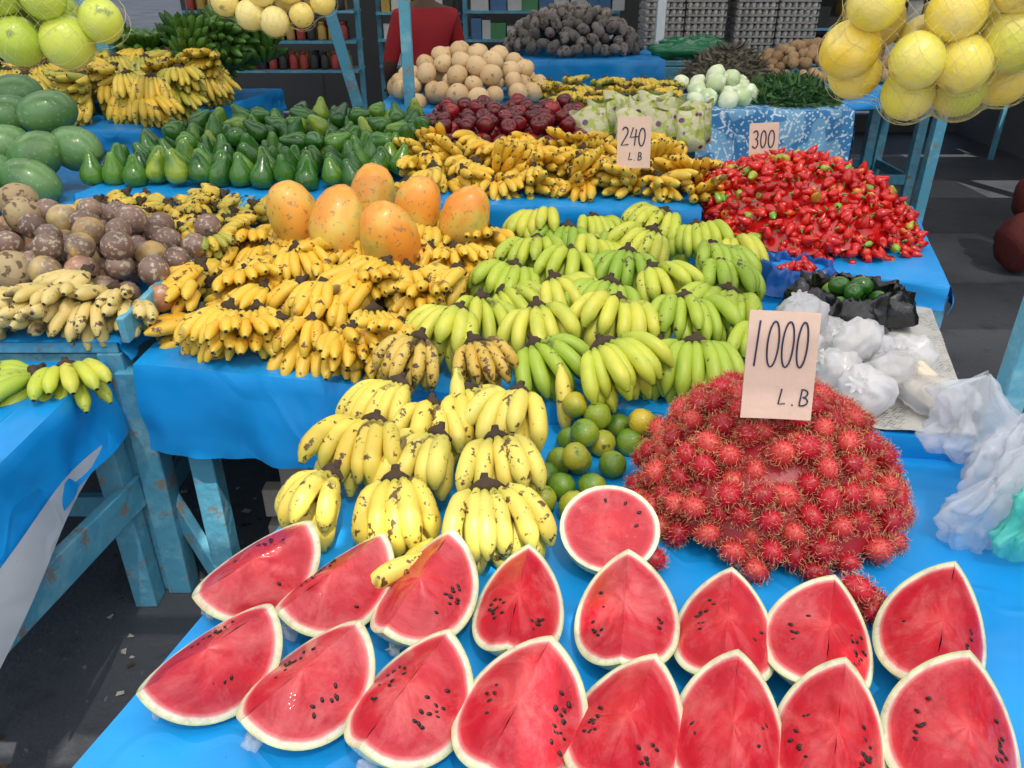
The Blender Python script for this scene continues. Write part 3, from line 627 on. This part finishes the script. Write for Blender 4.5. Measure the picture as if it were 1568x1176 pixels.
G=[[tuple((A*(1-u)+B*u)*(1-v)+(D_*(1-u)+C_*u)*v+Vector((0,0,.814+.006*mn.noise(Vector((u*4,v*8,0)))))) for u in np.linspace(0,1,14)] for v in np.linspace(0,1,30)]
mb.add(grid(G)); mb.obj('newspaper_sheet',[m_news])
# ---------------------------------------------------------------- bags
def bag(name,x,y,z,r,rz,mat,amp=.02,sc=14,content=None,sd=0):
    par=empty(name); mb=MB()
    b=blobify(ball(r,rz,34,24),.012,16,sd); b=blobify(b,amp,34,sd,True); mb.add(b)
    G=[]
    for i in range(9):
        t=i/8; rr_=r*(.5-.38*min(1,t/.4)) if t<.4 else r*(.12+.20*((t-.4)/.6))
        G.append([((rr_*(1+.22*math.cos(7*a+sd)*(.4+t)))*math.cos(a)+.02*t,(rr_*(1+.22*math.cos(7*a+sd)*(.4+t)))*math.sin(a),rz*(.72+.45*t)+.003*math.sin(5*a)*t) for a in np.linspace(0,2*math.pi,40,endpoint=False)])
    mb.add(grid(G,close=True)); mb.obj('film',[mat],parent=par)
    if content:
        mb=MB()
        for q in range(5): mb.add(tube([(U(-.02,.02),-r*.7,U(-.02,.02)),(U(-.01,.01),-r*.68,0),(0,r*.68,0),(0,r*.7,U(-.01,.01))],[.001,r*.26,r*.26,.001],9))
        mb.obj('content',[content],parent=par)
    par.matrix_world=T(x,y,z,U(-60,60),U(-60,60),U(0,360))
for i,(x,y,z) in enumerate(((.72,1.76,.86),(.80,1.83,.86),(.88,1.75,.86),(.765,1.65,.86),(.89,1.64,.86),(.80,1.555,.855),(.97,1.72,.86),(.82,1.70,.915),(.74,1.85,.915))):
    bag('cassava_bag',x,y,z,.062,.046,m_plw,.007,18,m_cass,i*4)
mb=MB()
for q in range(9): mb.add(tube([(.97+U(-.03,.03),1.46+q*.012,.835+.012*(q%3)),(.93+U(-.03,.03),1.60+q*.01,.85+.01*(q%3))],.016,10))
mb.obj('peeled_cassava_bundle',[m_cass])
mb=MB(); mb.add(blobify(ball(.07,.09,34,24),.014,20,3,True),T(.95,1.535,.855,80,0,15,(1,.6,1))); mb.obj('cassava_bag',[m_plc])
def openbag(name,x,y,z,r,h,mat,sd,na=1.0):
    G=[]
    for i in range(24):
        t=i/23
        ring=[]
        for j in range(80):
            a=2*math.pi*j/80
            if t<.25: rr_=r*t/.25; zz=.004
            elif t<.6: q=(t-.25)/.35; rr_=r*(1+.05*math.sin(q*3)); zz=h*q
            else: q=(t-.6)/.4; rr_=r*(1+.55*q); zz=h*(1-1.0*q*q)
            n=mn.noise(Vector((math.cos(a)*3+sd,math.sin(a)*3,t*4)))+.6*mn.noise(Vector((math.cos(a)*8+sd,math.sin(a)*8,t*7)))+.4*abs(mn.noise(Vector((math.cos(a)*16+sd,math.sin(a)*16,t*12))))
            n*=na; rr_*=1+.26*n*min(1,t*1.5); zz=max(.004,zz+h*.4*n*(t>.3))
            ring.append((rr_*math.cos(a),rr_*math.sin(a)*.8,zz))
        G.append(ring)
    mb=MB(); mb.add(grid(G,close=True)); return mb.obj(name,[mat],M=T(x,y,z))
openbag('black_plastic_bag',.955,2.07,.822,.115,.085,m_plk,3,.8)
openbag('blue_plastic_bag',.87,2.29,.822,.09,.08,m_plb,8,.6)
pile('green_lime_pile',[ball(.026,.031,14,10)],[(.955+.04*math.cos(a)*q,2.07+.035*math.sin(a)*q,.87+.035*(q<1.5)) for a,q in ((0,2),(1,2),(2,2),(3,2),(4,2),(5,2),(.5,.9),(2.5,.9),(4.5,.9))],[m_avo])
pile('loose_pepper_pile',peps,[(.87+U(-.05,.05),2.28+U(-.04,.04),.885) for _ in range(25)],[m_pep])
def drape(name,x,y,ztop,L,r,mat,sd):
    G=[]
    for i in range(34):
        t=i/33; env=.12+.88*min(1,t/.35)**.8
        if t>.8: env*=1-.25*((t-.8)/.2)
        ring=[]
        for j in range(100):
            a=2*math.pi*j/100
            n=.30*math.cos(7*a+sd+3*mn.noise(Vector((sd,t*3,0))))+.55*mn.noise(Vector((math.cos(a)*2.2+sd,math.sin(a)*2.2,t*2.6)))+.45*abs(mn.noise(Vector((math.cos(a)*6+sd,math.sin(a)*6,t*7))))+.25*abs(mn.noise(Vector((math.cos(a)*13+sd,math.sin(a)*13,t*15))))
            rr_=r*env*(1+.6*n)
            ring.append((rr_*math.cos(a)+.03*mn.noise(Vector((sd,0,t*2.5))),rr_*.6*math.sin(a),-L*t-.02*mn.noise(Vector((math.cos(a)+sd,math.sin(a),t*2)))))
        G.append(ring)
    mb=MB(); mb.add(grid(G,close=True)); mb.obj(name,[mat],M=T(x,y,ztop,U(-6,6),U(-8,8),U(-20,20)))
drape('clear_plastic_bag',.88,1.27,1.04,.17,.065,m_plc,1.3); drape('clear_plastic_bag',.94,1.23,.98,.20,.07,m_plc,5.1); drape('clear_plastic_bag',.86,1.15,.90,.16,.05,m_plc,9.7); drape('clear_plastic_bag',.95,1.15,1.0,.2,.06,m_plc,2.2)
drape('turquoise_plastic_bag',.92,1.10,.92,.15,.042,m_plt,7.7)
# ---------------------------------------------------------------- signs
def arc(cx_,cy_,rx,ry,a0,a1,n=14): return [(cx_+rx*math.cos((a0+(a1-a0)*i/n)*D2R),cy_+ry*math.sin((a0+(a1-a0)*i/n)*D2R)) for i in range(n+1)]
GL={'1':[[(.5,1),(.42,0)]],'0':[arc(.5,.5,.38,.5,100,470,22)],'2':[arc(.45,.75,.33,.25,160,-40)+[(.1,0),(.95,.04)]],'4':[[(.35,1),(.1,.45),(.95,.5)],[(.7,.9),(.62,0)]],
    '3':[arc(.4,.76,.35,.24,150,-90)+arc(.4,.26,.4,.27,90,-150)],'L':[[(.3,1),(.15,.05),(.8,.1)]],'B':[[(.15,1),(.1,0)],[(.1,1)]+arc(.3,.76,.4,.24,90,-90)+arc(.3,.26,.5,.26,90,-90)+[(.1,0)]],'.':[[(.4,.05),(.5,.0)]]}
def sign(name,loc,w,h,rx,rz,lines,ry=0):
    par=empty(name); mb=MB(); n=8
    f=[[(-w/2+w*u,-.0015+.004*math.sin(u*3),-h/2+h*v) for u in np.linspace(0,1,n)] for v in np.linspace(0,1,n)]
    b=[[(-w/2+w*u,.0015+.004*math.sin(u*3),-h/2+h*v) for u in np.linspace(0,1,n)] for v in np.linspace(0,1,n)]
    mb.add(grid(f)).add(grid(b))
    f=np.array(f);b=np.array(b)
    for s in (np.stack([f[0],b[0]]),np.stack([f[-1],b[-1]]),np.stack([f[:,0],b[:,0]]),np.stack([f[:,-1],b[:,-1]])): mb.add(grid(s))
    mb.obj('card',[m_card],parent=par); mb=MB()
    for txt,x0,y0,cw,ch,th in lines:
        for i,chh in enumerate(txt):
            cw_=cw*U(.9,1.15); jy=U(-.03,.03)*ch
            for st in GL.get(chh,[]):
                pts=[(x0+i*cw*1.08+p[0]*cw_+.12*cw*p[1], -.0028+.004*math.sin(((x0+i*cw*1.12+p[0]*cw)/w+.5)*3), y0+jy+p[1]*ch) for p in st]
                mb.add(tube(pts,th,5))
    mb.obj('lettering',[m_ink],parent=par)
    par.matrix_world=T(*loc,rx,ry,rz); return par
sign('price_sign',(.458,1.195,1.10),.122,.185,-20,0,[('1000',-.056,-.002,.024,.078,.0016),('L.B',-.0,-.068,.017,.028,.0013)],3)
sign('price_sign',(.43,2.84,1.155),.118,.175,-15,0,[('240',-.048,-.01,.028,.06,.0024),('L.B',-.02,-.06,.016,.026,.0018)])
sign('price_sign',(.93,2.98,1.14),.105,.115,-12,-6,[('300',-.042,-.03,.025,.06,.0024)],-4)
# ---------------------------------------------------------------- posts, roof, building
def post(name,p0,p1,w,m=m_wood):
    mb=MB(); beam(mb,p0,p1,w,w); mb.obj(name,[m],smooth=False,bevel=.004)
post('shed_post',(.985,1.36,0),(.985,1.36,2.68),.045)
post('shed_post',(-.495,4.0,0),(-.495,4.0,2.68),.05)
post('shed_post',(-2.28,4.75,0),(-2.28,4.75,2.68),.09)
post('leaning_post',(-1.0,5.35,.9),(-1.30,5.3,2.3),.07)
post('shed_post',(-3.2,6.5,0),(-3.2,6.5,2.68),.12); post('shed_post',(4.3,6.4,0),(4.3,6.4,2.68),.12); post('shed_post',(1.05,6.1,0),(1.05,6.1,2.68),.06,m_clothw)
SD=Vector((.15,-.45,1)) # toward sun per unit height
ZR=2.7
def hole(x,y,z,w,h): 
    k_=ZR-z; return (x+SD.x*k_-w/2,x+SD.x*k_+w/2,y+SD.y*k_-h/2,y+SD.y*k_+h/2)
holes=[hole(-.345,1.13,.83,.08,.05),hole(-.20,1.09,.83,.12,.05),hole(-.03,1.06,.83,.17,.055),hole(.035,.71,.84,.045,.16),hole(-1.22,1.30,0,.13,.07),hole(-1.06,1.28,0,.10,.08),hole(-1.16,1.39,0,.05,.03),hole(.13,.90,.84,.05,.05),hole(.50,.81,.80,.06,.05),hole(-.9,1.95,0,.1,.1)]  # openings added in the unseen cover so sun patches land on chosen spots
def sheet(name,x0,x1,y0,y1,m,z=ZR):
    X=sorted(set([x0,x1]+[round(h[i],4) for h in holes for i in (0,1) if x0<h[i]<x1])); Y=sorted(set([y0,y1]+[round(h[i],4) for h in holes for i in (2,3) if y0<h[i]<y1]))
    mb=MB()
    for i in range(len(X)-1):
        for j in range(len(Y)-1):
            cx_,cy_=(X[i]+X[i+1])/2,(Y[j]+Y[j+1])/2
            if any(h[0]<cx_<h[1] and h[2]<cy_<h[3] for h in holes): continue
            mb.add(grid([[(X[i],Y[j],z),(X[i+1],Y[j],z)],[(X[i],Y[j+1],z),(X[i+1],Y[j+1],z)]]))
    mb.obj(name,[m],smooth=False)
sheet('light_diffuser',-4.2,4.4,-3.2,2.6,m_diffuser)  # unseen diffuser sheet, added to give the stall soft overhead light
sheet('shed_roof',-6,7,2.6,3.3,m_roof); sheet('light_diffuser',-4.2,4.4,3.3,4.3,m_diffuser); sheet('shed_roof',-6,7,4.3,5.3,m_roof); sheet('light_diffuser',-4.2,4.4,5.3,5.9,m_diffuser); sheet('shed_roof',-6,7,5.9,6.9,m_roof); sheet('light_diffuser',-4.2,4.4,6.9,7.3,m_diffuser); sheet('shed_roof',-6,7,7.3,10,m_roof)  # diffuser strips added between roof sheets to brighten the back
mb=MB()
for y in (-3.1,-1.9,.5,1.9): beam(mb,(-4.2,y,ZR-.05),(4.4,y,ZR-.05),.05,.06)
for x in (-4,-1.6,1.9,3.8): beam(mb,(x,-3.2,ZR-.13),(x,10,ZR-.13),.05,.08)
mb.obj('roof_beams',[m_wood],smooth=False)
mb=MB(); beam(mb,(-3.6,9.5,1.8),(7,9.5,1.8),.1,1.9); beam(mb,(-3.6,9.5,.10),(7,9.5,.10),.1,.2); beam(mb,(-6,9.5,2.3),(-3.6,9.5,2.3),.1,.8)
for x in np.arange(-3.5,7.1,1.3):
    beam(mb,(x,9.5,.2),(x,9.5,.86),.1,.12)
beam(mb,(-3.6,9.5,.55),(2.9,9.5,.55),.08,.62); beam(mb,(-6,9.5,.4),(-3.6,9.5,.4),.08,.8)
beam(mb,(5.2,0.5,1.35),(5.2,9.4,1.35),.1,2.7)
mb.obj('shed_wall',[m_wall],smooth=False)
G=[[(x,y,0) for x in (-60,60)] for y in (-60,80)]
mb=MB(); mb.add(grid(G)); mb.obj('ground',[m_floor],smooth=False)
mb=MB(); mb.add(grid([[(x,y,.004) for x in (-30,30)] for y in (-14,-.6)])); mb.obj('bounce_pavement',[m_pave],smooth=False)  # pale sheet behind the camera, added to bounce sunlight onto the stall
mb=MB(); mb.add(grid([[(x,y,.004) for x in (-30,-3.4)] for y in (2,14)])); mb.add(grid([[(x,y,.004) for x in (-3.4,12)] for y in (9.8,20)])); mb.obj('yard_pavement',[m_pave],smooth=False)
mb=MB()
for _ in range(70):
    x=U(-1.3,-.3);y=U(1.0,2.4); s_=U(.006,.018)
    mb.add(grid([[(-s_,-s_*.5,0),(s_,-s_*.6,.003)],[(-s_*.7,s_*.5,.004),(s_*.8,s_*.7,.001)]]),T(x,y,.004,0,0,U(0,360)),mat=random.choice([0,0,1]))
mb.obj('floor_litter',[m_bare,m_crown],smooth=False)
# ---------------------------------------------------------------- back of shop
def shelf(name,x0,x1,y,z0,levels,dz,mats,jar=False):
    par=empty(name); mb=MB()
    for i in range(levels+1): beam(mb,(x0,y,z0+i*dz),(x1,y,z0+i*dz),.35,.02)
    for x in (x0,x1): beam(mb,(x,y,0),(x,y,z0+levels*dz+.05),.04,.04)
    mb.obj('frame',[m_wood],parent=par,smooth=False); mb=MB()
    jp=revolve([(0,0),(.033,0),(.035,.01),(.035,.09),(.022,.105),(.022,.12),(.025,.121),(.025,.135),(0,.135)],12)
    for i in range(levels):
        x=x0+.05
        while x<x1-.06:
            if jar: 
                for yy in (-.1,.0): mb.add(jp,T(x,y+yy,z0+i*dz+.011),mat=random.randrange(len(mats)))
                x+=.085
            else:
                w=U(.06,.16);h=U(.08,dz*.8); mb.add(boxp(w*.93,.2,h),T(x+w/2,y-.04,z0+i*dz+.011+h/2,0,0,U(-4,4)),mat=random.randrange(len(mats))); x+=w
    mb.obj('goods',mats,parent=par,smooth=jar)
shelf('jar_shelf',-2.6,-1.25,7.0,.95,4,.22,[boxmats[3],boxmats[3],m_dark,boxmats[4]],True)
shelf('goods_shelf',-.4,.9,7.4,1.15,3,.22,[boxmats[0],boxmats[0],boxmats[1],boxmats[2]])
shelf('goods_shelf',-1.2,-.45,7.8,.9,4,.22,[boxmats[0],boxmats[3],m_dark])
shelf('goods_shelf',2.6,4.8,8.0,.9,4,.3,[m_dark,boxmats[0],boxmats[3]])
for c_ in range(4):
    par=empty('egg_tray_stack'); mb=MB(); eb=MB(); x0=1.12+c_*.31+(c_>1)*.06
    for i in range(14 if c_!=1 else 12):
        z=1.10+i*.048
        mb.add(boxp(.29,.29,.012),T(x0+.0,6.5,z,0,0,U(-2,2)))
        for a in range(6):
            eb.add(ball(.019,.023,8,6),T(x0-.12+a*.048,6.385,z+.022)); eb.add(ball(.019,.023,8,6),T(x0-.12,6.43+a*.04,z+.022))
        for a in range(7): mb.add(boxp(.008,.27,.028),T(x0-.144+a*.048,6.5,z+.014))
    mb.obj('trays',[m_tray],parent=par,smooth=False); eb.obj('eggs',[m_egg],parent=par)
table('side_table',[(1.95,5.9),(3.0,5.85),(3.0,6.5),(1.95,6.5)],.92,None)
mb=MB(); beam(mb,(4.0,5.2,1.55),(4.9,5.2,1.55),.03,1.3); beam(mb,(4.05,5.22,0),(4.05,5.22,2.2),.05,.05); beam(mb,(4.85,5.22,0),(4.85,5.22,2.2),.05,.05); mb.obj('blue_board',[m_wood],smooth=False)
m_sack=plain('sack_red',(.12,.015,.012),.8,.5,60)
for i in range(3):
    mb=MB(); mb.add(blobify(ball(.14,.18,20,14),.03,8,i)); mb.obj('onion_sack',[m_sack],M=T(3.15+.1*i,4.7+.1*i,.2+.26*i))
mb=MB(); mb.add(blobify(ball(.2,.07,26,16),.05,7,5,True)); mb.obj('green_tarp_bundle',[plastic('plastic_green',(.02,.20,.08),0)],M=T(1.25,5.9,1.2,0,0,0,(1.3,1,1)))
# ---------------------------------------------------------------- man in red shirt
def person(name,loc,rz):
    J={'pel':(0,0,.95,.15),'wai':(0,.0,1.08,.135),'che':(0,-.01,1.28,.165),'shc':(0,0,1.42,.12),'nk':(0,-.01,1.50,.058),'hd':(0,-.02,1.57,.055),
       'ls':(-.17,0,1.42,.07),'le':(-.25,-.03,1.14,.05),'lw':(-.2,-.2,.98,.033),'lp':(-.19,-.25,.97,.036),'rs':(.17,0,1.42,.07),'re':(.25,-.03,1.14,.05),'rw':(.2,-.2,.98,.033),'rp':(.19,-.25,.97,.036),
       'lh':(-.09,0,.88,.1),'lk':(-.1,-.02,.5,.065),'la':(-.1,.02,.1,.045),'lf':(-.1,-.13,.04,.04),'rh':(.09,0,.88,.1),'rk':(.1,-.02,.5,.065),'ra':(.1,.02,.1,.045),'rf':(.1,-.13,.04,.04)}
    E=[('pel','wai'),('wai','che'),('che','shc'),('shc','nk'),('nk','hd'),('shc','ls'),('ls','le'),('le','lw'),('lw','lp'),('shc','rs'),('rs','re'),('re','rw'),('rw','rp'),('pel','lh'),('lh','lk'),('lk','la'),('la','lf'),('pel','rh'),('rh','rk'),('rk','ra'),('ra','rf')]
    for s,b in ((-1,'lp'),(1,'rp')):
        for f in range(5):
            x=s*.19+(f-2)*.018 if f<4 else s*.19-s*.035; nm=b+str(f)
            J[nm+'a']=(x,-.29 if f<4 else -.26,.965,.009); J[nm+'b']=(x,-.33 if f<4 else -.29,.945,.008); E+= [(b,nm+'a'),(nm+'a',nm+'b')]
    keys=list(J); me=bpy.data.meshes.new('body'); me.from_pydata([J[k_][:3] for k_ in keys],[(keys.index(a),keys.index(b)) for a,b in E],[])
    o=bpy.data.objects.new('tmp',me); col.objects.link(o); sk=o.modifiers.new('s','SKIN'); ss=o.modifiers.new('ss','SUBSURF'); ss.levels=2; ss.render_levels=2
    for i,k_ in enumerate(keys): 
        v=me.skin_vertices[0].data[i]; r=J[k_][3]; v.radius=(r,r*(.75 if k_ in('pel','wai','che') else 1)); v.use_root=(k_=='pel')
    dg=bpy.context.evaluated_depsgraph_get(); nm=bpy.data.meshes.new_from_object(o.evaluated_get(dg)); bpy.data.objects.remove(o)
    for m in (m_shirt,m_skin,m_jean): nm.materials.append(m)
    for f in nm.polygons:
        c=f.center; f.use_smooth=True
        f.material_index=2 if c.z<.93 and abs(c.x)<.2 and c.y>-.16 else (0 if c.z<1.475 and (c.z>1.17 or (abs(c.x)<.19 and c.y>-.15)) else 1)
    par=empty(name); b=bpy.data.objects.new('body',nm); col.objects.link(b); b.parent=par
    mb=MB(); mb.add(blobify(ball(.078,.115,22,16),.006,9,2),T(0,-.03,1.66,0,0,0,(1,1.2,1)))
    mb.add(ball(.012,.02,10,8),T(0,-.128,1.65,20)); 
    for s in (-1,1): mb.add(ball(.012,.03,8,6),T(s*.08,-.02,1.655)); mb.add(ball(.009,.006,8,6,1),T(s*.03,-.112,1.675))
    mb.add(ball(.024,.005,10,6,1),T(0,-.115,1.60)); mb.obj('head',[m_skin,m_dark],parent=par)
    mb=MB(); mb.add(blobify(ball(.085,.09,20,14),.006,30,4),T(0,-.01,1.705,0,0,0,(1,1.15,1))); mb.obj('hair',[m_hair],parent=par)
    par.matrix_world=T(*loc,0,0,rz)
person('man_in_red_shirt',(-.55,5.5,0),205)
# ---------------------------------------------------------------- world, sun, camera
w=bpy.data.worlds.new("World"); bpy.context.scene.world=w; w.use_nodes=True; nt=w.node_tree
S=SD.normalized(); el=math.asin(S.z); rot=math.atan2(S.x,S.y)
sky=nt.nodes.new('ShaderNodeTexSky'); sky.sky_type='NISHITA'; sky.sun_disc=False; sky.sun_elevation=el; sky.sun_rotation=rot; sky.dust_density=3; sky.air_density=1; sky.ozone_density=1
nt.links.new(sky.outputs[0],nt.nodes['Background'].inputs[0]); nt.nodes['Background'].inputs[1].default_value=.15
sl=bpy.data.lights.new('sun','SUN'); sl.energy=5; sl.angle=.5*D2R; sl.color=(1,.96,.88); so=bpy.data.objects.new('sun',sl); col.objects.link(so); so.rotation_euler=S.to_track_quat('Z','Y').to_euler(); so.location=(0,0,20)
cd=bpy.data.cameras.new('camera'); cd.sensor_width=36; cd.lens=27.55; cd.clip_end=500; cd.clip_start=.02
co=bpy.data.objects.new('camera',cd); col.objects.link(co); co.location=(0,0,1.7); co.rotation_euler=(62*D2R,0,0); bpy.context.scene.camera=co
sc=bpy.context.scene; sc.view_settings.view_transform='Standard'; sc.view_settings.look='None'; sc.view_settings.exposure=0
